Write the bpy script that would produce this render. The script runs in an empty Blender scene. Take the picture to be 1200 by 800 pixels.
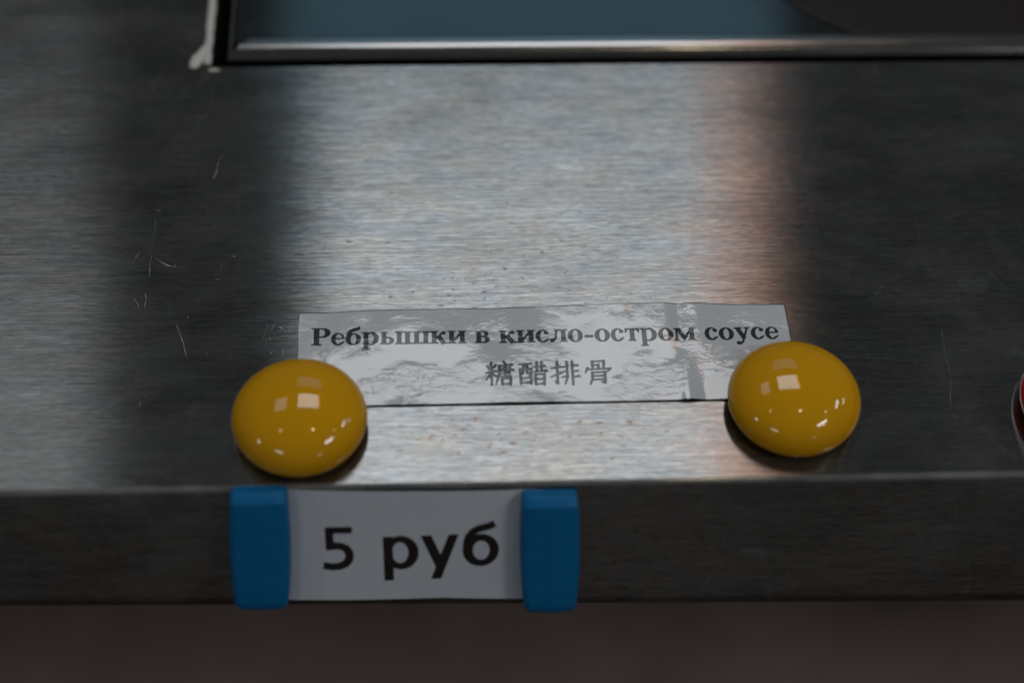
import bpy, bmesh, math, random
import numpy as np
from mathutils import Vector, Matrix

random.seed(7); rng = np.random.default_rng(5)
S = bpy.context.scene
C = S.collection
MM = 0.001

# ------------------------------------------------------------------ camera
FPX, DIST = 2100.0, 0.398            # focal length in photo pixels (1200 wide), metres to the aim point
PHI, YAW, ROLL = map(math.radians, (53.0, 4.3, 2.6))
fw = Vector((math.sin(YAW)*math.cos(PHI), math.cos(YAW)*math.cos(PHI), -math.sin(PHI)))
rt0 = Vector((math.cos(YAW), -math.sin(YAW), 0)); up0 = rt0.cross(fw)
rt = rt0*math.cos(ROLL) + up0*math.sin(ROLL)
up = up0*math.cos(ROLL) - rt0*math.sin(ROLL)
EYE = -fw*DIST
cam_d = bpy.data.cameras.new('camera'); cam = bpy.data.objects.new('camera', cam_d); C.objects.link(cam)
cam.matrix_world = Matrix(((rt.x, up.x, -fw.x, EYE.x), (rt.y, up.y, -fw.y, EYE.y), (rt.z, up.z, -fw.z, EYE.z), (0, 0, 0, 1)))
cam_d.sensor_width = 36; cam_d.lens = 36*FPX/1200
cam_d.clip_start = 0.01; cam_d.clip_end = 60
cam_d.dof.use_dof = True; cam_d.dof.focus_distance = 0.402; cam_d.dof.aperture_fstop = 4.8
cam_d.dof.aperture_blades = 7
S.camera = cam

# ------------------------------------------------------------------ light
W = bpy.data.worlds.new('World'); S.world = W; W.use_nodes = True
wn = W.node_tree.nodes; wl = W.node_tree.links
wt = wn.new('ShaderNodeTexCoord'); wz = wn.new('ShaderNodeSeparateXYZ'); wm = wn.new('ShaderNodeMapRange'); wx = wn.new('ShaderNodeMix'); wx.data_type = 'RGBA'
wm.inputs[1].default_value = -0.15; wm.inputs[2].default_value = 0.55
wl.new(wt.outputs['Generated'], wz.inputs[0]); wl.new(wz.outputs[2], wm.inputs[0]); wl.new(wm.outputs[0], wx.inputs[0])
wx.inputs[6].default_value = (0.82, 0.68, 0.62, 1); wx.inputs[7].default_value = (0.93, 1.03, 1.02, 1)
wl.new(wx.outputs[2], wn['Background'].inputs[0])
W.node_tree.nodes['Background'].inputs[1].default_value = 0.072

def lamp(name, x0, x1, y0, y1, z, L, col, aim=None):
    """rectangular ceiling lamp facing down (or towards aim); L is its radiance"""
    d = bpy.data.lights.new(name, 'AREA'); d.shape = 'RECTANGLE'
    d.size = x1-x0; d.size_y = y1-y0
    d.energy = L*math.pi*d.size*d.size_y; d.color = col
    o = bpy.data.objects.new(name, d); C.objects.link(o)
    o.location = ((x0+x1)/2, (y0+y1)/2, z)
    return o
lamp('ceiling_panel_lamp', -0.110, 0.234, 0.36, 0.735, 1.0, 5.0, (0.97, 0.98, 1.0))
lamp('second_panel_lamp', -0.53, -0.30, 0.33, 0.66, 1.0, 1.6, (0.92, 0.98, 1.0))
lamp('orange_lamp', 0.236, 0.264, 0.36, 0.735, 1.0, 6.6, (1.0, 0.52, 0.34))
lamp('blue_window_lamp', -0.17, 0.36, 1.02, 1.7, 1.0, 0.66, (0.34, 0.74, 1.0))
def strip(name, p0, p1, w, z, L, col=(1, 0.97, 0.93)):
    p0, p1 = Vector(p0), Vector(p1); dv = p1-p0
    o = lamp(name, 0, dv.length, 0, w, z, L, col)
    o.location = ((p0.x+p1.x)/2, (p0.y+p1.y)/2, z); o.rotation_euler.z = math.atan2(dv.y, dv.x)
strip('strip_lamp', (0.70, -0.66), (0.96, -0.44), 0.11, 1.0, 22)
strip('strip_lamp', (0.92, -0.68), (1.00, -0.60), 0.07, 1.0, 10)
strip('strip_lamp', (-0.92, -1.04), (-0.68, -1.22), 0.11, 1.0, 15)
strip('strip_lamp', (-1.78, -0.70), (-1.60, -0.50), 0.12, 1.0, 15)
strip('strip_lamp', (1.28, 0.02), (1.32, 0.30), 0.12, 1.0, 13)
strip('strip_lamp', (1.90, 0.30), (1.95, 0.60), 0.10, 1.0, 11)
strip('strip_lamp', (0.95, -1.95), (1.20, -1.80), 0.10, 1.0, 8)
for x, y, L in ((0.20, -0.13, 120), (-0.42, -0.12, 40), (-0.46, -0.17, 25), (0.80, -0.13, 60), (0.86, -0.20, 40)):
    lamp('spot_lamp', x-0.011, x+0.011, y-0.011, y+0.011, 1.0, L, (1.0, 0.80, 0.48))

S.view_settings.view_transform = 'Standard'; S.view_settings.look = 'None'
S.view_settings.exposure = 0; S.view_settings.gamma = 1
S.cycles.use_denoising = True
S.cycles.sample_clamp_indirect = 4
S.cycles.max_bounces = 8

# ------------------------------------------------------------------ pixel -> place on a known surface
def ray(u, v):
    return (rt*((u-600)/FPX) + up*((400-v)/FPX) + fw).normalized()
def top(u, v, z=0.0):
    d = ray(u, v); return EYE + d*((z-EYE.z)/d.z)
BETA = math.radians(58)                       # slope of the counter's front face
EDGE_Y, BR = -0.0362, 0.0020                  # where the fold starts, fold radius
FL0 = Vector((0, EDGE_Y-BR*math.sin(BETA), -BR*(1-math.cos(BETA))))   # start of the flat front face
FUP = Vector((0, math.cos(BETA), math.sin(BETA))); FN = Vector((0, -math.sin(BETA), math.cos(BETA)))
def front(u, v, h=0.0):
    """(x, w) on the front face: w metres up-slope from FL0 (negative below)"""
    d = ray(u, v); t = (FL0 + FN*h - EYE).dot(FN)/d.dot(FN); P = EYE + d*t
    return P.x, (P-FL0-FN*h).dot(FUP)

# ------------------------------------------------------------------ helpers
def link(name, me, mat, parent=None, smooth=False):
    o = bpy.data.objects.new(name, me); C.objects.link(o)
    if mat: me.materials.append(mat)
    if smooth:
        me.polygons.foreach_set('use_smooth', [True]*len(me.polygons))
    if parent: o.parent = parent
    return o
def pydata(name, V, F, mat, parent=None, smooth=False):
    me = bpy.data.meshes.new(name); me.from_pydata([tuple(v) for v in V], [], [tuple(f) for f in F]); me.update()
    return link(name, me, mat, parent, smooth)
def tag(o, label, cat, group=None):
    o['label'] = label; o['category'] = cat
    if group: o['group'] = group
    return o
def empty(name, loc):
    o = bpy.data.objects.new(name, None); C.objects.link(o); o.location = loc; o.empty_display_size = 0.01; return o
def copy_tree(o, parent=None):
    c = o.copy(); C.objects.link(c); c.parent = parent
    for ch in list(o.children): copy_tree(ch, c)
    return c
def lathe(prof, n=96):
    V, F = [], []
    for r, z in prof:
        for k in range(n):
            a = 2*math.pi*k/n; V.append((r*math.cos(a), r*math.sin(a), z))
    m = len(prof)
    for i in range(m-1):
        for k in range(n):
            F.append((i*n+k, i*n+(k+1) % n, (i+1)*n+(k+1) % n, (i+1)*n+k))
    F.append(tuple(range(n))[::-1]); F.append(tuple(range((m-1)*n, m*n)))
    return V, F
def bevel(o, w, seg=3, ang=30):
    m = o.modifiers.new('bevel', 'BEVEL'); m.width = w; m.segments = seg; m.limit_method = 'ANGLE'; m.angle_limit = math.radians(ang)
    n = o.modifiers.new('wn', 'WEIGHTED_NORMAL'); n.keep_sharp = True

# ------------------------------------------------------------------ materials
class N:
    def __init__(s, name):
        s.m = bpy.data.materials.new(name); s.m.use_nodes = True; s.t = s.m.node_tree
        s.t.nodes.clear(); s.out = s.t.nodes.new('ShaderNodeOutputMaterial')
    def n(s, kind, **kw):
        x = s.t.nodes.new('ShaderNode'+kind)
        for k, v in kw.items(): setattr(x, k, v)
        return x
    def l(s, a, b): s.t.links.new(a, b)
    def val(s, sock, v):
        if hasattr(v, 'is_output') and v.is_output: s.l(v, sock)
        else: sock.default_value = v
    def math(s, op, a, b=0.0, c=0.0, clamp=False):
        x = s.n('Math', operation=op); x.use_clamp = clamp
        for i, v in enumerate((a, b, c)): s.val(x.inputs[i], v)
        return x.outputs[0]
    def mix(s, f, a, b):
        x = s.n('Mix', data_type='RGBA'); s.val(x.inputs[0], f)
        s.val(x.inputs[6], a); s.val(x.inputs[7], b); return x.outputs[2]
    def ramp(s, v, lo, hi, a=0.0, b=1.0, smooth=True):
        x = s.n('MapRange', interpolation_type='SMOOTHSTEP' if smooth else 'LINEAR')
        s.val(x.inputs[0], v); s.val(x.inputs[1], lo); s.val(x.inputs[2], hi); s.val(x.inputs[3], a); s.val(x.inputs[4], b)
        return x.outputs[0]
    def noise(s, vec, scale, detail=2, rough=0.5, sx=1, sy=1, sz=1, off=(0, 0, 0), dist=0.0):
        mp = s.n('Mapping'); s.l(vec, mp.inputs[0]); mp.inputs['Scale'].default_value = (sx, sy, sz); mp.inputs['Location'].default_value = off
        x = s.n('TexNoise'); s.l(mp.outputs[0], x.inputs['Vector'])
        x.inputs['Scale'].default_value = scale; x.inputs['Detail'].default_value = detail; x.inputs['Roughness'].default_value = rough
        x.inputs['Distortion'].default_value = dist
        return x.outputs[0]
    def bump(s, h, strength, dist, normal=None):
        b = s.n('Bump'); b.inputs['Strength'].default_value = strength; b.inputs['Distance'].default_value = dist
        s.l(h, b.inputs['Height'])
        if normal: s.l(normal, b.inputs['Normal'])
        return b.outputs[0]
    def principled(s, **kw):
        p = s.n('BsdfPrincipled')
        for k, v in kw.items(): s.val(p.inputs[k.replace('_', ' ')], v)
        s.l(p.outputs[0], s.out.inputs[0]); return p
def obj_co(k): return k.n('TexCoord').outputs['Object']

def brushed_steel():
    k = N('brushed_steel'); co = obj_co(k)
    # grain: long thin hairlines along x at three sizes, and cloudy wear
    g1 = k.noise(co, 1, 3, 0.6, 110, 2600, 2600)
    g2 = k.noise(co, 1, 2, 0.5, 45, 900, 900, off=(3, 1, 0))
    g3 = k.noise(co, 1, 2, 0.5, 320, 1500, 1500, off=(9, 4, 2))
    cl = k.noise(co, 1, 4, 0.55, 38, 95, 60, off=(5, 2, 0), dist=0.4)
    cl2 = k.noise(co, 1, 3, 0.5, 14, 30, 20, off=(1, 7, 0))
    g4 = k.noise(co, 1, 2, 0.6, 420, 4600, 4600, off=(7, 1, 3))
    gr = k.math('ADD', k.math('MULTIPLY', g1, 0.36), k.math('ADD', k.math('MULTIPLY', g2, 0.18), k.math('ADD', k.math('MULTIPLY', g4, 0.26), k.math('MULTIPLY', g3, 0.20))))
    tone = k.ramp(gr, 0.33, 0.67, 0.32, 1.42, smooth=False)
    tone = k.math('MULTIPLY', tone, k.ramp(cl, 0.25, 0.75, 0.82, 1.12, smooth=False))
    tone = k.math('MULTIPLY', tone, k.ramp(cl2, 0.3, 0.7, 0.90, 1.06, smooth=False))
    # small pits with rust, mostly close to the front edge
    xyz = k.n('SeparateXYZ'); k.l(co, xyz.inputs[0])
    pit = k.noise(co, 1, 2, 0.55, 420, 800, 700, off=(2, 8, 1))
    zone = k.noise(co, 1, 2, 0.5, 30, 60, 40, off=(6, 6, 0))
    nearE = k.ramp(xyz.outputs[1], -0.012, -0.022)
    midE = k.math('MULTIPLY', k.ramp(xyz.outputs[1], 0.070, 0.020), k.ramp(xyz.outputs[1], -0.005, 0.008))
    inx = k.math('MULTIPLY', k.ramp(xyz.outputs[0], -0.045, -0.025), k.ramp(xyz.outputs[0], 0.06, 0.02))
    thr = k.math('SUBTRACT', 0.755, k.math('MULTIPLY', k.math('ADD', k.math('MULTIPLY', nearE, 0.115), k.math('MULTIPLY', midE, 0.095)), inx))
    thr = k.math('SUBTRACT', thr, k.ramp(zone, 0.35, 0.7, -0.02, 0.035))
    spot = k.ramp(k.math('SUBTRACT', pit, thr), 0.0, 0.035)
    comb = k.n('CombineColor')
    tint = k.noise(co, 1, 3, 0.6, 60, 130, 60, off=(8, 3, 5), dist=0.3)
    k.val(comb.inputs[0], k.math('MULTIPLY', tone, k.ramp(tint, 0.3, 0.7, 0.212, 0.236, smooth=False))); k.val(comb.inputs[1], k.math('MULTIPLY', tone, 0.226)); k.val(comb.inputs[2], k.math('MULTIPLY', tone, k.ramp(tint, 0.3, 0.7, 0.237, 0.209, smooth=False)))
    rust = k.mix(nearE, (0.07, 0.07, 0.07, 1), (0.12, 0.065, 0.035, 1))
    col = k.mix(k.math('MULTIPLY', spot, 0.8), comb.outputs[0], rust)
    nrm = k.bump(k.math('ADD', g1, g2), 0.30, 0.00005)
    gl = k.n('BsdfAnisotropic'); gl.distribution = 'BECKMANN'
    k.l(col, gl.inputs['Color'])
    k.val(gl.inputs['Roughness'], k.ramp(cl, 0.3, 0.7, 0.203, 0.222)); gl.inputs['Anisotropy'].default_value = 0.72
    tv = k.n('CombineXYZ'); tv.inputs[0].default_value = 1.0
    k.l(tv.outputs[0], gl.inputs['Tangent']); k.l(nrm, gl.inputs['Normal'])
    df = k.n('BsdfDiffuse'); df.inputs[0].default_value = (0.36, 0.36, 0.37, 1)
    mx = k.n('MixShader'); fold_sheen = k.math('MULTIPLY', k.ramp(xyz.outputs[1], -0.0358, -0.0369), k.ramp(xyz.outputs[1], -0.0380, -0.0371))  # pale diffuse band painted along the fold in place of its reflected light line
    fold_sheen = k.math('MULTIPLY', fold_sheen, k.ramp(k.noise(co, 1, 3, 0.6, 60, 20, 20, off=(4, 9, 1)), 0.3, 0.7, 0.35, 1.0))
    sm1 = k.noise(co, 1, 5, 0.62, 26, 34, 30, off=(2, 2, 9), dist=1.2); sm2 = k.noise(co, 1, 3, 0.6, 150, 60, 60, off=(3, 6, 9), dist=2.0)
    smear = k.math('ADD', k.ramp(sm1, 0.40, 0.68, 0.02, 0.075), k.ramp(sm2, 0.60, 0.72, 0.0, 0.04))
    k.l(k.math('ADD', smear, k.math('MULTIPLY', fold_sheen, 0.42)), mx.inputs[0])
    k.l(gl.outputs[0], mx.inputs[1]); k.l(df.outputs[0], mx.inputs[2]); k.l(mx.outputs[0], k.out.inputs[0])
    return k.m
def rail_steel():
    k = N('rail_steel'); co = obj_co(k)
    g = k.noise(co, 1, 2, 0.5, 60, 2000, 2000)
    k.principled(Base_Color=k.mix(g, (0.18, 0.18, 0.18, 1), (0.27, 0.27, 0.27, 1)), Metallic=1.0, Roughness=k.ramp(g, 0.3, 0.7, 0.15, 0.22), Normal=k.bump(g, 0.2, 0.00004))
    return k.m
def gloss_plastic(name, col, rough=0.05, mottled=0.03, coat=0.15):
    k = N(name); co = obj_co(k)
    n = k.noise(co, 300, 3, 0.5)
    c2 = tuple(c*(1-mottled*3) for c in col[:3])+(1,)
    fine = k.noise(co, 90, 2, 0.5)
    dust = k.noise(co, 1900, 2, 0.5); haze_ = k.noise(co, 160, 4, 0.6, dist=1.5)
    dm = k.math('MULTIPLY', k.ramp(dust, 0.72, 0.78), 0.35)
    rg = k.math('ADD', k.ramp(haze_, 0.45, 0.75, rough, rough+0.10), k.math('MULTIPLY', dm, 0.5))
    k.principled(Base_Color=k.mix(dm, k.mix(n, col, c2), (0.45, 0.42, 0.36, 1)), Roughness=rg, IOR=1.5, Coat_Weight=coat, Coat_Roughness=0.03,
                 Specular_IOR_Level=0.40, Normal=k.bump(fine, 0.10, 0.0002))
    return k.m
def dull_plastic():
    k = N('blue_plastic'); co = obj_co(k)
    n = k.noise(co, 900, 3, 0.6); s = k.noise(co, 1, 2, 0.5, 150, 1500, 400)
    k.principled(Base_Color=k.mix(k.ramp(s, 0.3, 0.8), (0.000, 0.125, 0.33, 1), (0.000, 0.145, 0.37, 1)), Roughness=k.ramp(n, 0.3, 0.7, 0.36, 0.50),
                 Normal=k.bump(n, 0.25, 0.00008), Specular_IOR_Level=0.25)
    return k.m
def printed(name, paper, ink, coated):
    k = N(name); co = obj_co(k)
    at = k.n('Attribute'); at.attribute_name = 'ink'
    a = k.ramp(at.outputs['Fac'], 0.045, -0.045)
    fib = k.noise(co, 1500, 3, 0.6); cloud = k.noise(co, 120, 2, 0.5)
    p = k.mix(k.ramp(fib, 0.3, 0.7), paper, tuple(c*0.955 for c in paper[:3])+(1,))
    p = k.mix(k.ramp(cloud, 0.35, 0.7), p, tuple(c*0.96 for c in paper[:3])+(1,))
    inkc = k.mix(k.ramp(fib, 0.4, 0.75), ink, tuple(c*1.9 for c in ink[:3])+(1,))
    col = k.mix(a, p, inkc)
    if coated:
        xyz = k.n('SeparateXYZ'); k.l(co, xyz.inputs[0])
        # crinkled laminating film: short wavy creases, stronger in some patches
        c1 = k.noise(co, 1, 3, 0.55, 330, 620, 300, dist=0.6)
        c2 = k.noise(co, 1, 2, 0.5, 900, 1100, 300, off=(4, 4, 0), dist=0.5)
        patch = k.noise(co, 1, 2, 0.5, 55, 75, 30, off=(1.3, 0.4, 0))
        amt = k.ramp(patch, 0.44, 0.62, 0.08, 1.0)
        h = k.math('MULTIPLY', k.math('ADD', c1, k.math('MULTIPLY', c2, 0.25)), amt)
        nrm = k.bump(h, 0.55, 0.00022)
        k.principled(Base_Color=col, Roughness=0.45, Specular_IOR_Level=0.25, Coat_Weight=k.ramp(a, 0, 1, 1.0, 0.45), Coat_IOR=1.52, Coat_Roughness=0.035, Coat_Normal=nrm)
    else:
        k.principled(Base_Color=col, Roughness=0.75, Specular_IOR_Level=0.3, Normal=k.bump(fib, 0.2, 0.00005))
    return k.m
def hob_glass():
    k = N('black_hob_glass'); co = obj_co(k)
    sm = k.noise(co, 40, 4, 0.6, dist=0.5)
    k.principled(Base_Color=k.mix(sm, (0.002, 0.002, 0.002, 1), (0.006, 0.006, 0.005, 1)), Roughness=k.ramp(sm, 0.3, 0.7, 0.07, 0.13), IOR=1.75)
    return k.m
def simple(name, col, rough, var=0.12, scale=400, **kw):
    k = N(name); co = obj_co(k); n = k.noise(co, scale, 3, 0.6)
    k.principled(Base_Color=k.mix(n, col, tuple(c*(1-var) for c in col[:3])+(1,)), Roughness=rough, Normal=k.bump(n, 0.3, 0.05/scale), **kw)
    return k.m
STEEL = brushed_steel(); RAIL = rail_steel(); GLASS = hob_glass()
YEL = gloss_plastic('yellow_plastic', (0.71, 0.352, 0.0, 1)); RED = gloss_plastic('red_plastic', (0.55, 0.012, 0.008, 1))
BLUE = dull_plastic()
LAM = printed('laminated_print', (0.55, 0.60, 0.66, 1), (0.004, 0.006, 0.010, 1), True)
PAP = printed('paper_print', (0.54, 0.60, 0.70, 1), (0.010, 0.008, 0.008, 1), False)
SIL = simple('silicone', (0.62, 0.61, 0.58, 1), 0.5)
DARK = simple('black_cavity', (0.008, 0.008, 0.009, 1), 0.7)
MAGN = simple('magnet_black', (0.10, 0.055, 0.012, 1), 0.5)
ZONE = simple('zone_print', (0.016, 0.012, 0.012, 1), 0.5, Specular_IOR_Level=0.2)
SCR = simple('scratched_steel', (0.55, 0.56, 0.56, 1), 0.5)
SCR2 = simple('faint_scratch', (0.15, 0.16, 0.16, 1), 0.5)
PANEL = simple('brown_laminate', (0.46, 0.35, 0.32, 1), 0.5, var=0.75, scale=14)

# ------------------------------------------------------------------ the counter
HX0, HX1, HY0, HY1 = -0.0716, 0.262, 0.0868, 0.405        # cut-out for the hob
X0, X1, Y1 = -0.55, 0.60, 0.56
counter = tag(empty('serving_counter', (0, 0, -0.90)), 'brushed stainless steel serving counter with folded front edge, scratched and stained', 'counter')
down = lambda o: setattr(o, 'location', (o.location.x, o.location.y, o.location.z+0.90))
WL, WR = front(100, 711), front(1100, 706)
W_BOT = front(600, 708)[1]                                  # front face reaches down to here
prof = []                                                   # (y, z) of the sheet from the hob side to under the lip
for i in range(11):
    a = BETA*i/10; prof.append((EDGE_Y-BR*math.sin(a), -BR*(1-math.cos(a))))
P = FL0 + FUP*(W_BOT+0.0015)
P = P + FUP*0.001
prof.append((P.y, P.z))
r2 = 0.0034; cen = P - FN*r2
for i in range(1, 9):
    a = math.radians(122)*i/8
    v = FN*math.cos(a) - FUP*math.sin(a); q = cen + v*r2; prof.append((q.y, q.z))
q = Vector((0, prof[-1][0], prof[-1][1])); t = (FN*-math.sin(math.radians(122)) - FUP*math.cos(math.radians(122)))
prof.append((q.y+t.y*0.014, q.z+t.z*0.014))
V, F = [], []
xs = [X0, HX0, HX1, X1]
ysT = [Y1, HY1, HY0, EDGE_Y]
def vid(x, y, z): V.append((x, y, z)); return len(V)-1
G = [[vid(x, y, 0) for x in xs] for y in ysT]
for j in range(3):
    for i in range(3):
        if i == 1 and j == 1: continue
        F.append((G[j][i], G[j+1][i], G[j+1][i+1], G[j][i+1]))
nxd = 230; fx = [X0+(X1-X0)*i/nxd for i in range(nxd+1)]
wob = np.interp(np.arange(nxd+1), np.arange(0, nxd+5, 4), rng.normal(0, 1, len(np.arange(0, nxd+5, 4))))*0.6 + np.interp(np.arange(nxd+1), np.arange(0, nxd+23, 22), rng.normal(0, 1, len(np.arange(0, nxd+23, 22))))
prev = [vid(x, EDGE_Y, 0) for x in fx]
for n_, (y, z) in enumerate(prof[1:]):
    k_ = 0.00006*(math.sin(math.pi*min(n_/10, 1)) if n_ < 10 else (0.9 if n_ > 10 else 0.0))
    sk = [(WL[1]+(WR[1]-WL[1])*(x-WL[0])/(WR[0]-WL[0])-W_BOT) if n_ >= 10 else 0.0 for x in fx]    # the fold is not quite parallel to the lower bend
    cur = [vid(x, y-math.sin(BETA)*wob[i]*k_+FUP.y*sk[i], z+math.cos(BETA)*wob[i]*k_+FUP.z*sk[i]) for i, x in enumerate(fx)]
    for i in range(nxd): F.append((prev[i], cur[i], cur[i+1], prev[i+1]))
    prev = cur
# turned-down lip of the cut-out
hl = [G[1][1], G[2][1], G[2][2], G[1][2]]
low = [vid(V[i][0], V[i][1], -0.004) for i in hl]
for i in range(4): F.append((hl[i], hl[(i+1) % 4], low[(i+1) % 4], low[i])[::-1])
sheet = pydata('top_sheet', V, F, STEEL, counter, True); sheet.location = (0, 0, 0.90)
em = sheet.modifiers.new('es', 'EDGE_SPLIT'); em.split_angle = math.radians(30)
# cabinet below the lip
def box(name, x0, x1, y0, y1, z0, z1, mat, parent, off=0.90, bw=0):
    V = [(x, y, z) for z in (z0, z1) for y in (y0, y1) for x in (x0, x1)]
    F = [(0, 2, 3, 1), (4, 5, 7, 6), (0, 1, 5, 4), (2, 6, 7, 3), (0, 4, 6, 2), (1, 3, 7, 5)]
    o = pydata(name, V, F, mat, parent); o.location = (0, 0, off)
    if bw: bevel(o, bw)
    return o
box('under_shelf', X0+0.03, X1-0.03, -0.02, Y1-0.03, -0.33, -0.30, PANEL, counter, bw=0.002)
for lx in (X0+0.002, X1-0.040):
    for ly in (-0.012, Y1-0.045):
        box('leg', lx, lx+0.038, ly, ly+0.038, -0.90, -0.0008, RAIL, counter, bw=0.002)
fl = pydata('floor', [(-3, -3, -0.90), (3, -3, -0.90), (3, 3, -0.90), (-3, 3, -0.90)], [(0, 1, 2, 3)], simple('floor_tile', (0.13, 0.10, 0.085, 1), 0.5, var=0.3, scale=6))
fl['kind'] = 'structure'

# scratches on the steel: thin burrs following polylines measured on the surface
def scratch(pts, w=0.10, mat=None):
    fine = []
    for (a, b) in zip(pts[:-1], pts[1:]):
        m = max(1, int(math.hypot(b[0]-a[0], b[1]-a[1])/4))
        for i in range(m):
            f = i/m; fine.append((a[0]+(b[0]-a[0])*f+random.uniform(-.5, .5), a[1]+(b[1]-a[1])*f+random.uniform(-.5, .5)))
    fine.append(pts[-1])
    q = [top(u, v, 0.00002) for u, v in fine]
    V, F = [], []
    for i, p in enumerate(q):
        a = q[max(i-1, 0)]; b = q[min(i+1, len(q)-1)]; d = (b-a).normalized(); n = Vector((-d.y, d.x, 0))
        e = w*MM*(0.35 if i in (0, len(q)-1) else 1.0)*random.uniform(0.25, 1.3)/2
        V += [p-n*e, p+n*e]
    for i in range(len(q)-1): F.append((2*i, 2*i+2, 2*i+3, 2*i+1))
    o = pydata('scratch', V, F, mat or (SCR if pts[0][0] < 700 and w > 0.085 else SCR2), counter); o.location = (0, 0, 0.90)
for pts, w in [
    ([(182, 302), (188, 307), (197, 311), (205, 313)], 0.18), ([(205, 309), (206, 313)], .16),
    ([(177, 300), (176, 312), (175, 324)], 0.09), ([(157, 350), (162, 356), (163, 362)], .12), ([(170, 342), (171, 352), (169, 360)], .10),
    ([(164, 343), (169, 342)], .08), ([(207, 380), (211, 392), (215, 403), (218, 417)], 0.14),
    ([(220, 370), (221, 373)], .16), ([(241, 414), (243, 416)], .2), ([(165, 470), (163, 475)], .18), ([(252, 328), (257, 327)], .18),
    ([(260, 305), (258, 320)], .07), ([(273, 300), (275, 301)], .2), ([(262, 181), (257, 188), (252, 207)], .11), ([(255, 200), (250, 209)], .12),
    ([(216, 108), (219, 112)], .12), ([(197, 106), (200, 107)], .12), ([(227, 200), (222, 216)], .05), ([(183, 246), (189, 247)], .16), ([(182, 255), (181, 275), (179, 290)], .08),
    ([(186, 225), (196, 225), (206, 226)], .07), ([(163, 295), (158, 303)], .1), ([(315, 378), (310, 390), (307, 399)], .08), ([(321, 379), (318, 388)], .08), ([(328, 383), (331, 386)], .12), ([(316, 396), (317, 398)], .2), ([(331, 410), (333, 416)], .12),
    ([(317, 413), (318, 415)], .16), ([(270, 415), (273, 418)], .2),
    ([(1103, 385), (1107, 410), (1114, 440), (1114, 465), (1113, 480), (1124, 492)], 0.09), ([(1018, 352), (1030, 341), (1036, 330)], .05),
    ([(955, 388), (965, 390), (975, 397)], .06), ([(1180, 498), (1186, 515), (1196, 535)], .05), ([(1181, 450), (1182, 455)], .1), ([(990, 418), (1030, 419), (1078, 424)], .04),
    ([(1115, 230), (1125, 243), (1138, 256)], .05), ([(1040, 207), (1060, 203), (1085, 195)], .05), ([(953, 102), (963, 107)], .06), ([(1170, 410), (1180, 417), (1186, 419)], .05),
    ([(865, 630-370), (866, 275), (872, 292)], .05), ([(1106, 384), (1108, 388)], .1)]:
    scratch(pts, w)
def on_front(u, v, h=0.0):
    x, w = front(u, v, h); return Vector((x, 0, 0)) + Vector((0, FL0.y, FL0.z)) + FUP*w + FN*h
def scratch_front(pts, w):
    global top
    keep = top; top = lambda u, v, z=0: on_front(u, v, 0.00003)
    scratch(pts, w); top = keep
scratch_front([(866, 647), (880, 645), (895, 646)], .08); scratch_front([(929, 663), (932, 662)], .10)

# white sealant along the hob's left edge, with a blob at the corner
def bead(name, path, rad, mat, parent, n=8, flat=0.55):
    V, F = [], []
    for i, p in enumerate(path):
        a = path[max(i-1, 0)]; b = path[min(i+1, len(path)-1)]
        d = (Vector(b)-Vector(a)); d.z = 0; d.normalize(); s = Vector((-d.y, d.x, 0))
        r = rad[i]
        for k in range(n+1):
            t = math.pi*k/n; V.append(Vector(p)+s*(r*math.cos(t))+Vector((0, 0, r*flat*math.sin(t))))
    for i in range(len(path)-1):
        for k in range(n):
            a = i*(n+1)+k; F.append((a, a+1, a+n+2, a+n+1))
    F.append(tuple(range(n+1))); F.append(tuple(range((len(path)-1)*(n+1), len(path)*(n+1)))[::-1])
    return pydata(name, V, F, mat, parent, True)
pth, rad = [], []
for i in range(90):
    y = 0.0875 + i*0.0036*(0.3 if i < 12 else 1.0)
    if i >= 12: y = 0.0875 + 12*0.00108 + (i-12)*0.0036
    if y > HY1: break
    pth.append((HX0-0.0012+random.uniform(-1, 1)*0.00012, y, 0.00002)); rad.append(0.00095+random.uniform(-1, 1)*0.00012)
b1 = bead('sealant_bead', pth, rad, SIL, counter); b1.location = (0, 0, 0.90)
bl = top(231, 73)
pth = [(bl.x-0.0012, bl.y-0.0022, 0.00003), (bl.x-0.0006, bl.y-0.0010, 0.00003), (bl.x, bl.y+0.001, 0.00003), (bl.x+0.0011, bl.y+0.0035, 0.00003), (bl.x+0.002, bl.y+0.0066, 0.00003)]
b2 = bead('sealant_bead', pth, [0.0006, 0.0014, 0.0016, 0.0011, 0.0004], SIL, counter, flat=0.4); b2.location = (0, 0, 0.90)
bl = top(249, 83)
b3 = bead('sealant_bead', [(bl.x-0.001, bl.y, 0.00003), (bl.x+0.0005, bl.y+0.0002, 0.00003), (bl.x+0.002, bl.y, 0.00003)], [0.0003, 0.0006, 0.0002], SIL, counter); b3.location = (0, 0, 0.90)

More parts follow.
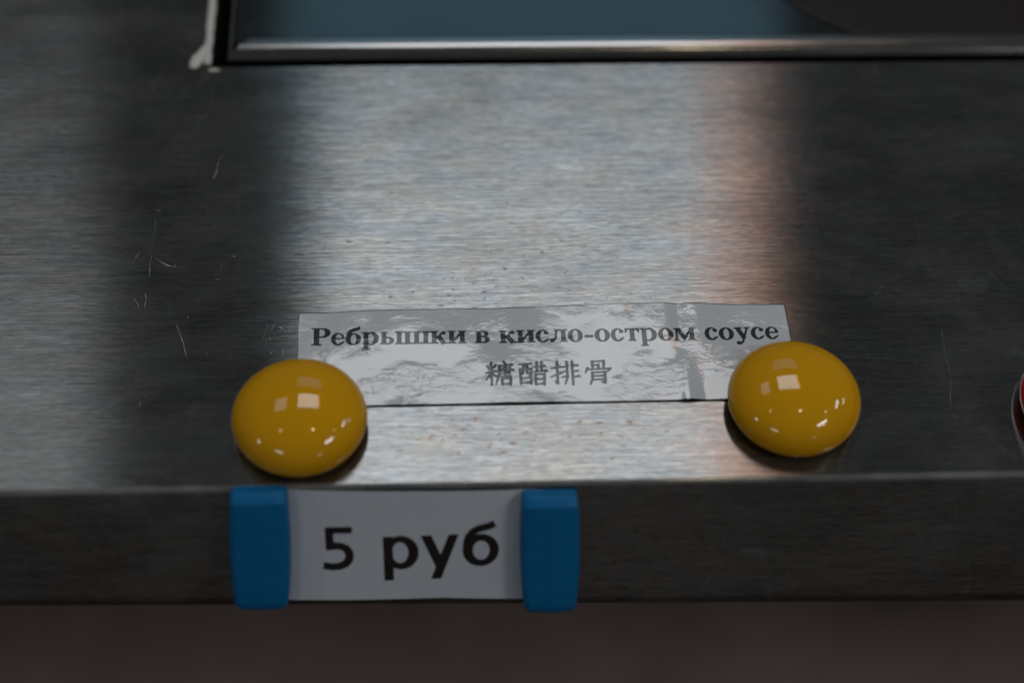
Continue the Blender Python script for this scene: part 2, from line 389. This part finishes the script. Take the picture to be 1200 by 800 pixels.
# ------------------------------------------------------------------ built-in hob
hob = tag(empty('induction_hob', (0.095, 0.246, -0.06)), 'built-in black glass hob in steel trim, set into the counter', 'hob')
def hp(o): o.location = Vector((0, 0, 0)) - hob.location; return o
GX0, GX1, GY0, GY1 = HX0+0.0034, HX1-0.0034, HY0+0.0024, HY1-0.003    # outer edge of the trim
RW = 0.0066
def rail(p0, p1, inward, w, hgt=0.0030):
    """rounded trim strip; profile runs from the outside down-turn over the crown to the glass"""
    prof = [(0.0, -0.010), (0.0, -0.0012)]
    for i in range(1, 13):
        a = math.pi*0.5*i/12; prof.append((w*0.62*(1-math.cos(a)), -0.0012+hgt*math.sin(a)))
    prof += [(w*0.86, -0.0012+hgt), (w*0.95, -0.0014+hgt), (w, -0.0018+hgt), (w, -0.0035)]
    V, F = [], []
    p0, p1, inward = Vector(p0), Vector(p1), Vector(inward); d = (p1-p0).normalized()
    for p, s in ((p0, 1), (p1, -1)):
        for a, z in prof:
            V.append(p + inward*a + d*(s*a) + Vector((0, 0, z)))      # mitred ends
    n = len(prof)
    for i in range(n-1): F.append((i, n+i, n+i+1, i+1))
    o = pydata('trim_rail', V, F, RAIL, hob, True); hp(o)
    m = o.modifiers.new('es', 'EDGE_SPLIT'); m.split_angle = math.radians(50)
rail((GX0, GY0, 0), (GX1, GY0, 0), (0, 1, 0), RW)
rail((GX1, GY0, 0), (GX1, GY1, 0), (-1, 0, 0), RW)
rail((GX1, GY1, 0), (GX0, GY1, 0), (0, -1, 0), RW)
rail((GX0, GY1, 0), (GX0, GY0, 0), (1, 0, 0), 0.0016, 0.0014)
hp(box('glass_plate', GX0+0.0018, GX1-RW+0.0006, GY0+RW-0.0006, GY1-RW+0.0006, -0.004, -0.0002, GLASS, hob, 0))
hp(box('housing', GX0+0.001, GX1-0.001, GY0+0.001, GY1-0.001, -0.058, -0.0042, DARK, hob, 0))
# dark cavity walls of the cut-out
hp(box('well', HX0-0.004, HX1+0.004, HY0-0.004, HY1+0.004, -0.062, -0.0585, DARK, hob, 0))
for a in ((HX0-0.004, HX0-0.0002, HY0-0.004, HY1+0.004), (HX1+0.0002, HX1+0.004, HY0-0.004, HY1+0.004), (HX0-0.0001, HX1+0.0001, HY0-0.004, HY0-0.0002), (HX0-0.0001, HX1+0.0001, HY1+0.0002, HY1+0.004)):
    hp(box('well_wall', *a, -0.0584, -0.0006, DARK, hob, 0))
# round heating zone printed on the glass: circle through three points of its rim
A, B, D = [np.array(top(*p)[:2]) for p in ((925, 4), (1067, 53), (1200, 44))]
M = np.array([B-A, D-A])*2; cc = np.linalg.solve(M, np.array([B@B-A@A, D@D-A@A])); rr = np.linalg.norm(A-cc)
def disc(name, cx, cy, r0, r1, z, mat, parent, n=96):
    V, F = [], []
    for k in range(n):
        a = 2*math.pi*k/n; V += [(cx+r1*math.cos(a), cy+r1*math.sin(a), z), (cx+r0*math.cos(a), cy+r0*math.sin(a), z)]
    for k in range(n):
        j = (k+1) % n; F.append((2*k, 2*j, 2*j+1, 2*k+1))
    if r0 < 1e-6: V = V[0::2]; F = [tuple(range(n))]
    return pydata(name, V, F, mat, parent)
hp(disc('heating_zone', cc[0], cc[1], 0, rr, 0.00000, ZONE, hob))
hp(disc('zone_rim', cc[0], cc[1], rr-0.0012, rr, 0.00012, simple('rim_print', (0.030, 0.024, 0.022, 1), 0.5, Specular_IOR_Level=0.2), hob))

# ------------------------------------------------------------------ dome magnets
R, H, Z0 = 14.35*MM, 8.1*MM, 3.3*MM
prof = [(12.9*MM, 0.7*MM), (13.45*MM, 0.85*MM), (13.9*MM, 1.5*MM), (14.2*MM, 2.3*MM)]
for i in range(33):
    a = math.pi/2*i/32
    prof.append((max(R*math.cos(a), 0.02*MM), Z0+H*math.sin(a)))
capV, capF = lathe(prof)
def dome(center, z, mat, label, group=None):
    root = tag(empty('dome_magnet', (center.x, center.y, z)), label, 'magnet', group)
    pydata('cap', capV, capF, mat, root, True)
    v, f = lathe([(12.2*MM, 0), (12.6*MM, 0.3*MM), (12.6*MM, 0.72*MM)], 64); pydata('magnet_base', v, f, MAGN, root)
    return root
ZL = 0.00034
dome(top(351, 489, 0.0036), ZL, YEL, 'glossy yellow dome magnet on the first end of the dish label, above a blue clip', 'yellow dome magnets')
dome(top(930.5, 467, 0.0036), ZL, YEL, 'glossy yellow dome magnet on the dish label, just after its last printed word', 'yellow dome magnets')
dome(top(1274, 468, 0.0036), 0.00002, RED, 'glossy red dome magnet on the counter, mostly cut off')

# ------------------------------------------------------------------ lettering as signed distances (units: em)
def d_box(X, Y, x0, y0, x1, y1):
    dx = np.maximum(x0-X, X-x1); dy = np.maximum(y0-Y, Y-y1)
    return np.hypot(np.maximum(dx, 0), np.maximum(dy, 0)) + np.minimum(np.maximum(dx, dy), 0)
def d_ell(X, Y, cx, cy, rx, ry):
    k1 = np.hypot((X-cx)/rx, (Y-cy)/ry); k2 = np.hypot((X-cx)/rx**2, (Y-cy)/ry**2)+1e-9
    return k1*(k1-1)/k2
def d_seg(X, Y, a, b, wa, wb=None, butt=False):
    wb = wa if wb is None else wb
    dx, dy = b[0]-a[0], b[1]-a[1]; L = math.hypot(dx, dy); ux, uy = dx/L, dy/L
    t = (X-a[0])*ux+(Y-a[1])*uy; s = -(X-a[0])*uy+(Y-a[1])*ux
    if butt:
        w = wa+(wb-wa)*np.clip(t/L, 0, 1)
        e = np.maximum(np.abs(s)-w/2, np.maximum(-t, t-L)); return e
    tc = np.clip(t, 0, L); w = wa+(wb-wa)*tc/L
    return np.hypot(t-tc, s)-w/2
def d_poly(X, Y, P):
    d = np.full(X.shape, 9.0); ins = np.zeros(X.shape, bool)
    n = len(P)
    for i in range(n):
        a, b = P[i], P[(i+1) % n]
        d = np.minimum(d, d_seg(X, Y, a, b, 0.0))
        c = ((a[1] > Y) != (b[1] > Y)) & (X < (b[0]-a[0])*(Y-a[1])/((b[1]-a[1]) or 1e-9)+a[0]); ins ^= c
    return np.where(ins, -d, d)
U = lambda *a: np.minimum.reduce(a)
def SUB(a, *b):
    for q in b: a = np.maximum(a, -q)
    return a
AND = np.maximum

def serif_letter(ch, X, Y):
    b = lambda *a: d_box(X, Y, *a); e = lambda *a: d_ell(X, Y, *a); s = lambda *a, **k: d_seg(X, Y, *a, **k); p = lambda P: d_poly(X, Y, P)
    XH = 0.473
    def stem(x, y0=0.0, y1=XH, w=0.125, bot=True, topl=True, topr=True, ov=0.055):
        q = [b(x, y0, x+w, y1)]
        if bot: q += [b(x-ov, y0, x+w+ov, y0+0.032), p([(x-ov*.6, y0+.03), (x, y0+.055), (x+w, y0+.055), (x+w+ov*.6, y0+.03)])]
        if topl or topr: q += [b(x-(ov if topl else 0), y1-0.032, x+w+(ov if topr else 0), y1)]
        return U(*q)
    if ch == 'Р':
        bowl = SUB(U(b(.24, .305, .38, .676), e(.37, .49, .225, .186)), U(b(.2, .345, .335, .638), e(.335, .491, .105, .147)))
        return .611, U(stem(.1, 0, .676, .152, ov=.08, topr=False), AND(bowl, b(.2, .2, .7, .676)))
    if ch in 'ео':
        if ch == 'о': return .5, SUB(e(.25, .23, .228, .245), e(.25, .23, .098, .212))
        o = SUB(e(.222, .23, .200, .245), e(.245, .235, .105, .207))
        o = SUB(o, p([(.245, .235), (.5, .235), (.5, .10), (.395, .125), (.33, .085), (.25, .09)]))
        return .444, U(o, AND(b(.14, .232, .42, .272), e(.222, .23, .2, .245)), s((.30, .045), (.405, .118), .055, .03))
    if ch == 'с':
        o = SUB(e(.228, .23, .203, .245), e(.262, .235, .118, .208))
        o = SUB(o, p([(.28, .33), (.6, .36), (.6, .10), (.39, .115), (.33, .085), (.28, .1)]))
        return .444, U(o, e(.345, .365, .062, .062), s((.30, .045), (.405, .118), .055, .03))
    if ch == 'р':
        bowl = SUB(e(.302, .23, .222, .245), e(.275, .228, .112, .203))
        return .556, U(stem(.075, -.205, XH, .128, topr=False, ov=.06), AND(bowl, b(.14, -.1, .6, .5)))
    if ch == 'б':
        bowl = SUB(e(.25, .215, .226, .229), e(.255, .205, .098, .19))
        return .5, U(bowl, s((.088, .23), (.10, .40), .12, .12), s((.10, .40), (.17, .53), .12, .10), s((.17, .53), (.30, .585), .10, .11), s((.30, .585), (.40, .61), .11, .09), s((.40, .61), (.43, .69), .07, .03))
    if ch == 'ы':
        bowl = SUB(U(e(.27, .135, .165, .137), b(.16, -.0, .27, .272)), U(e(.25, .135, .072, .10), b(.14, .035, .25, .235)))
        return .73, U(stem(.07), AND(bowl, b(.1, 0, .6, .272)), stem(.54))
    if ch == 'ш':
        return .82, U(stem(.065), stem(.345), stem(.625), b(.1, 0, .7, .036))
    if ch == 'к':
        return .535, U(stem(.065), s((.17, .235), (.26, .26), .05, .05), s((.25, .24), (.36, .40), .045, .05), e(.42, .405, .058, .06), s((.36, .40), (.42, .41), .05, .08),
                       s((.265, .255), (.43, .0), .135, .135, butt=True), b(.34, 0, .54, .034))
    if ch == 'и':
        return .585, U(stem(.065), stem(.395), s((.16, .07), (.43, .40), .062, .062))
    if ch == 'в':
        bowls = U(SUB(U(e(.27, .355, .155, .118), b(.16, .237, .27, .473)), U(e(.25, .352, .07, .085), b(.1, .267, .25, .437))),
                  SUB(U(e(.29, .132, .168, .132), b(.16, 0, .29, .264)), U(e(.265, .132, .075, .097), b(.1, .035, .265, .229))))
        return .5, U(stem(.065, topr=False), AND(bowls, b(.12, 0, .6, .473)))
    if ch == 'л':
        return .55, U(stem(.365, topl=False), b(.15, .435, .45, .473), s((.215, .44), (.19, .15), .05, .055), s((.19, .15), (.10, .045), .055, .06), e(.075, .06, .062, .065))
    if ch == '-': return .333, b(.04, .155, .29, .24)
    if ch == 'т':
        return .47, U(stem(.172, topl=False, topr=False), b(.02, .43, .45, .473), p([(.02, .473), (.02, .32), (.045, .32), (.09, .435)]), p([(.45, .473), (.45, .32), (.425, .32), (.38, .435)]))
    if ch == 'м':
        return .70, U(stem(.505, topl=False), stem(.075, w=.04, topr=False), p([(.075, .473), (.205, .473), (.39, .10), (.34, .0), (.31, .0)]), s((.335, .03), (.54, .46), .045, .05))
    if ch == 'у':
        return .5, U(s((.11, .46), (.295, .03), .135, .12, butt=True), b(.01, .441, .25, .473), b(.32, .441, .49, .473), s((.415, .455), (.235, -.10), .05, .05), s((.235, -.10), (.15, -.17), .05, .06), e(.105, -.135, .062, .062))
    return .25, np.full(X.shape, 9.0)

def sans_letter(ch, X, Y):
    e = lambda *a: d_ell(X, Y, *a); b = lambda *a: d_box(X, Y, *a)
    def stroke(P, w):
        q = [d_seg(X, Y, P[i], P[i+1], w, butt=True) for i in range(len(P)-1)]
        q += [e(P[i][0], P[i][1], w/2, w/2) for i in range(1, len(P)-1)]
        return U(*q)
    if ch == '5':
        return .507, U(b(.095, .545, .425, .635), b(.095, .30, .19, .60), stroke([(.10, .345), (.20, .36), (.285, .35), (.345, .315), (.378, .26), (.383, .205), (.37, .14), (.325, .085), (.25, .052), (.16, .045), (.055, .068)], .100))
    if ch == 'р':
        return .537, U(b(.075, -.175, .188, .475), AND(SUB(e(.29, .235, .218, .248), e(.28, .235, .105, .158)), b(.12, -.2, .6, .6)))
    if ch == 'у':
        return .474, U(AND(d_seg(X, Y, (.055, .52), (.255, -.02), .118, butt=True), b(-.1, -.3, .6, .475)), AND(d_seg(X, Y, (.445, .56), (.165, -.22), .112, butt=True), b(-.1, -.175, .6, .475)))
    if ch == 'б':
        return .54, U(SUB(e(.275, .225, .225, .238), e(.28, .222, .108, .145)), stroke([(.103, .20), (.105, .33), (.13, .43), (.185, .505), (.26, .545), (.36, .565), (.455, .605)], .095))
    return .226, np.full(X.shape, 9.0)

# brush strokes of the four characters, 100 x 100 boxes
HAN = [
    [[(8, 82), (15, 68)], [(37, 86), (28, 69)], [(2, 53), (40, 59)], [(22, 95), (22, 3)], [(21, 54), (12, 36), (1, 22)], [(24, 50), (37, 38)],
     [(65, 99), (72, 90)], [(48, 82), (95, 86)], [(50, 82), (48, 45), (36, 4)], [(57, 71), (86, 74), (84, 52)], [(51, 61), (98, 64)], [(57, 50), (83, 52)],
     [(70, 82), (70, 36)], [(56, 38), (88, 40)], [(58, 28), (58, 2)], [(58, 28), (88, 30), (86, 2)], [(58, 5), (86, 6)]],
    [[(3, 86), (48, 90)], [(8, 66), (9, 5)], [(8, 66), (45, 68), (44, 5)], [(9, 9), (44, 10)], [(20, 87), (19, 66), (15, 48)], [(32, 88), (32, 50), (39, 48)], [(12, 30), (41, 31)],
     [(54, 76), (95, 80)], [(66, 95), (66, 57)], [(83, 96), (82, 58)], [(49, 54), (100, 59)], [(60, 44), (60, 0)], [(60, 44), (91, 46), (90, 0)], [(61, 24), (89, 25)], [(61, 4), (89, 5)]],
    [[(2, 69), (37, 75)], [(23, 97), (22, 6), (12, 16)], [(0, 33), (38, 50)], [(57, 95), (57, 34), (48, 2)], [(43, 75), (57, 77)], [(43, 55), (57, 56)], [(38, 31), (57, 37)],
     [(75, 98), (75, 0)], [(76, 78), (96, 81)], [(76, 56), (95, 58)], [(76, 33), (99, 35)]],
    [[(32, 96), (32, 66)], [(32, 95), (72, 98), (70, 66)], [(34, 80), (53, 82), (52, 68)], [(14, 68), (6, 48)], [(13, 62), (93, 66), (82, 52)], [(30, 50), (29, 20), (20, 0)],
     [(30, 49), (74, 52), (73, 5), (62, 10)], [(31, 35), (72, 36)], [(30, 20), (72, 21)]],
]
def han(i, X, Y):
    """X, Y in 0..100"""
    d = np.full(X.shape, 900.0)
    for st in HAN[i]:
        for j in range(len(st)-1):
            a, b = st[j], st[j+1]
            horiz = abs(b[0]-a[0]) > abs(b[1]-a[1])*1.3
            w0, w1 = (5.0, 6.4) if horiz else (9.0, 7.0)
            if j == len(st)-2 and b[0] < a[0] and not horiz and len(st) > 1 and abs(a[0]-b[0]) > 5: w1 = 3.0
            d = np.minimum(d, d_seg(X, Y, a, b, w0, w1))
        if abs(st[-1][0]-st[0][0]) > 20 and len(st) == 2:
            q = st[-1]; d = np.minimum(d, d_seg(X, Y, (q[0]-4, q[1]+1.5), (q[0], q[1]-0.5), 8.5, 7.0))
    return d

def line_of_text(fn, text, X, Y, x0, x1, base, em):
    """signed distance in mm over the grid; the line is fitted between x0 and x1"""
    z = np.zeros((1, 1)); adv = sum(fn(c, z, z)[0] for c in text)
    kx = (x1-x0)/adv; out = np.full(X.shape, 9.0); pen = x0
    for c in text:
        a = fn(c, z, z)[0]
        m = (X > pen-0.2*kx) & (X < pen+(a+0.2)*kx) & (Y > base-0.35*em) & (Y < base+0.85*em)
        if m.any():
            out[m] = np.minimum(out[m], fn(c, (X[m]-pen)/kx, (Y[m]-base)/em)[1]*em)
        pen += a*kx
    return out

def smooth_noise(X, Y, sx, sy, seed):
    g = np.random.default_rng(seed).uniform(-1, 1, (64, 64))
    fx = (X/sx) % 63; fy = (Y/sy) % 63
    i, j = np.floor(fx).astype(int), np.floor(fy).astype(int); a, b = fx-i, fy-j
    a = a*a*(3-2*a); b = b*b*(3-2*b)
    g2 = lambda p, q: g[p % 64, q % 64]
    return (g2(i, j)*(1-a)+g2(i+1, j)*a)*(1-b)+(g2(i, j+1)*(1-a)+g2(i+1, j+1)*a)*b

def sheet_mesh(name, X, Y, Z, ink, thick, mat):
    """thin solid sheet in mm: top grid with the print attribute, walls and underside"""
    n, m = X.shape
    V = np.stack([X, Y, Z], -1).reshape(-1, 3)
    idx = np.arange(n*m).reshape(n, m)
    q = np.stack([idx[:-1, :-1], idx[1:, :-1], idx[1:, 1:], idx[:-1, 1:]], -1).reshape(-1, 4)
    ring = np.concatenate([idx[:, 0], idx[-1, 1:], idx[-2::-1, -1], idx[0, -2:0:-1]])
    Vb = V[ring].copy(); Vb[:, 2] -= thick; o = n*m
    k = len(ring); a = np.arange(k); b = (a+1) % k
    side = np.stack([ring[a], o+a, o+b, ring[b]], -1)
    Vall = np.concatenate([V, Vb])*MM; F = np.concatenate([q, side])
    me = bpy.data.meshes.new(name); me.from_pydata(Vall.tolist(), [], F.tolist()); me.update()
    at = me.attributes.new('ink', 'FLOAT', 'POINT')
    at.data.foreach_set('value', np.concatenate([ink.reshape(-1), np.full(k, -0.2)]).astype(np.float32))
    ob = link(name, me, mat, None, True)
    es = ob.modifiers.new('es', 'EDGE_SPLIT'); es.split_angle = math.radians(60)
    return ob

# ------------------------------------------------------------------ laminated dish label
nx, ny = 760, 180
pt = lambda u, v: [c*1000 for c in top(u, v)[:2]]
TL, T1, T2, T3, TR = pt(350, 368), pt(500, 364), pt(640, 361), pt(780, 356.5), pt(919, 358)
BRc, B2, B1, BL = pt(940, 467), pt(850, 469), pt(560, 474), pt(350, 478)
s = np.linspace(0, 1, nx)[:, None]; t = np.linspace(0, 1, ny)[None, :]
xt = np.interp(s, [0, 1], [TL[0], TR[0]]); xb = np.interp(s, [0, 1], [BL[0], BRc[0]])
yt = np.interp(xt, [TL[0], T1[0], T2[0], T3[0], TR[0]], [TL[1], T1[1], T2[1], T3[1], TR[1]])
yb = np.interp(xb, [BL[0], B1[0], B2[0], BRc[0]], [BL[1], B1[1], B2[1], BRc[1]])
X = xb+(xt-xb)*t; Y = yb+(yt-yb)*t
# gentle buckling of the film: slope field built from broad waves, integrated along y
sl = 0.012*smooth_noise(X+60+0.5*Y, Y+40, 15, 16, 11) + 0.010*smooth_noise(X+90, Y+70, 6, 9, 4) + 0.006*smooth_noise(X, Y+30, 2.5, 4, 8)
sl += 0.014
for (u, v, ru, rv, amp) in [(640, 445, 160, 22, .016), (715, 400, 75, 60, .026), (470, 425, 50, 30, .020), (372, 388, 34, 30, -.07), (535, 376, 62, 20, -.065), (592, 412, 26, 24, -.05), (472, 472, 34, 9, -.06), (640, 462, 50, 9, -.03),
                            (800, 410, 9, 60, -.06), (858, 395, 22, 60, -.055), (900, 380, 34, 34, -.06), (825, 440, 13, 50, .03)]:
    cx, cy = pt(u, v); rx, ry = ru/5.3, rv/4.2
    sl = sl+amp*np.exp(-((X-cx)/rx)**2-((Y-cy)/ry)**2)
Z = np.cumsum(sl*np.abs(np.diff(Y, axis=1, prepend=Y[:, :1])), axis=1)
Z = Z-Z.mean(axis=1, keepdims=True)
Z = 0.30 + (Z-Z.min())*0.7*0.9 + 0*X; print('label z', Z.min(), Z.max())
# pressed down under the two magnets
Wd = np.zeros_like(X)
for u, v in ((351, 489), (930.5, 467)):
    cx, cy = pt(u, v); Wd = np.maximum(Wd, np.clip((17.5-np.hypot(X-cx, Y-cy))/4, 0, 1))
ink = line_of_text(serif_letter, 'Ребрышки в кисло-остром соусе', X, Y, pt(364, 407)[0], pt(913, 397)[0], -0.75, 7.15)
hx0, hy0 = pt(569, 453.5); pitch = (pt(685, 453)[0]-hx0)/3; hw, hh = 6.35, 6.35
for i in range(4):
    ink = np.minimum(ink, han(i, (X-hx0-i*pitch)/hw*100, (Y-hy0)/hh*100)*hh/100)
edge = np.minimum(np.minimum(yt-Y, Y-yb), np.minimum(X-np.minimum(xt[0], xb[0]), (xb[-1]+(xt[-1]-xb[-1])*t)-X))
ink = np.minimum(ink, edge-0.12)
ink = ink-0.085
label = sheet_mesh('dish_label', X, Y, Z, ink, 0.28, LAM)
tag(label, 'laminated white paper strip printed with the dish name in Russian and Chinese', 'label')

# ------------------------------------------------------------------ price tag on the front face
fr = lambda u, v, h=0.0: [c*1000 for c in front(u, v, h)]
pTL, pTR, pBL, pBR = fr(303, 573), fr(664, 573), fr(300, 702.5), fr(664, 702)
nx, ny = 420, 160
s = np.linspace(0, 1, nx)[:, None]; t = np.linspace(0, 1, ny)[None, :]
xl = pBL[0]+(pTL[0]-pBL[0])*t; xr = pBR[0]+(pTR[0]-pBR[0])*t
X = xl+(xr-xl)*s
yb = np.interp(s, [0, .25, .6, 1], [pBL[1], pBL[1]-0.05, pBL[1]+.05, pBR[1]])
yt = np.minimum(pTL[1]+(pTR[1]-pTL[1])*s, 99)
Y = yb+(yt-yb)*t
xa, xb_ = fr(338, 640)[0], fr(612, 640)[0]
q = np.clip((X-xa)/(xb_-xa), 0, 1)
Z = 0.12 + 1.0*np.sin(np.pi*q)**0.7*(0.75+0.25*t) + 0.12*smooth_noise(X+50, Y+50, 14, 12, 3)*np.sin(np.pi*q)
pr = math.radians(0.9); c0 = fr(380, 666)
Xr = (X-c0[0])*math.cos(pr)+(Y-c0[1])*math.sin(pr); Yr = -(X-c0[0])*math.sin(pr)+(Y-c0[1])*math.cos(pr)
wT = fr(584, 662)[0]-c0[0]
ink = line_of_text(sans_letter, '5 руб', Xr, Yr, -0.06*16, wT+0.05*16, 0.0, fr(380, 616)[1]/.635-c0[1]/.635)
ink = ink-0.06
tagp = sheet_mesh('price_tag', X, Y, Z, ink, 0.1, PAP)
tagp.location = FL0; tagp.rotation_euler = (BETA, 0, 0)
tag(tagp, 'white paper price tag reading 5 руб on the counter front', 'price tag')

# ------------------------------------------------------------------ blue clips pressing the tag to the front face
def clip(uc, v0, v1, label, lean):
    hgt = 5.2
    top_, bot = fr(uc, v0, 0.003), fr(uc, v1, 0.003)
    L = top_[1]-bot[1]; cx = (top_[0]+bot[0])/2; cy = (top_[1]+bot[1])/2
    V, F = [], []
    ts = [-1, -.985, -.93, -.84, -.6, -.3, 0, .3, .6, .80, .86, .95, .985, 1]
    for tt in ts:
        a = abs(tt)
        w = 6.25*(1-0.085*a**2.4 - (0.05 if tt < 0 else 0)*a**2) - (0.35 if a > .95 else 0)
        endd = max(0, (a-.84)/.16)
        h = hgt*(1-.30*endd**1.6 if tt > 0 else 1-.22*endd**2)
        c = lean*tt*0.35
        sec = [(-w, 0.25), (-w, h-1.3), (-w+.35, h-.5), (-w+1.2, h), (-.45, h+.22), (-.28, h+.10), (-.12, h+.26), (w*.5, h+.16), (w-1.2, h), (w-.35, h-.5), (w, h-1.3), (w, 0.25)]
        for x, z in sec: V.append(((x+c)*MM, tt*L/2*MM, z*MM))
    n = 12
    for i in range(len(ts)-1):
        for k in range(n):
            j = (k+1) % n; F.append((i*n+k, (i+1)*n+k, (i+1)*n+j, i*n+j))
    F.append(tuple(range(n))); F.append(tuple(range((len(ts)-1)*n, len(ts)*n))[::-1])
    o = pydata('clip_magnet', V, F, BLUE)
    bm = bmesh.new(); bm.from_mesh(o.data); bmesh.ops.recalc_face_normals(bm, faces=bm.faces); bm.to_mesh(o.data); bm.free()
    o.data.polygons.foreach_set('use_smooth', [True]*len(o.data.polygons))
    es = o.modifiers.new('bevel', 'BEVEL'); es.width = 0.00022; es.segments = 2; es.limit_method = 'ANGLE'; es.angle_limit = math.radians(24)
    o.modifiers.new('wn', 'WEIGHTED_NORMAL')
    o.location = FL0+FUP*(cy*MM)+Vector((cx*MM, 0, 0))+FN*0.00022; o.rotation_euler = (BETA, 0, 0)
    tag(o, label, 'clip', 'blue clips on the price tag')
clip(305, 575, 710, 'blue plastic clip on the price tag end below a yellow dome magnet', 0.6)
clip(644.5, 579, 713, 'blue plastic clip on the price tag end beyond the last letter', -0.3)
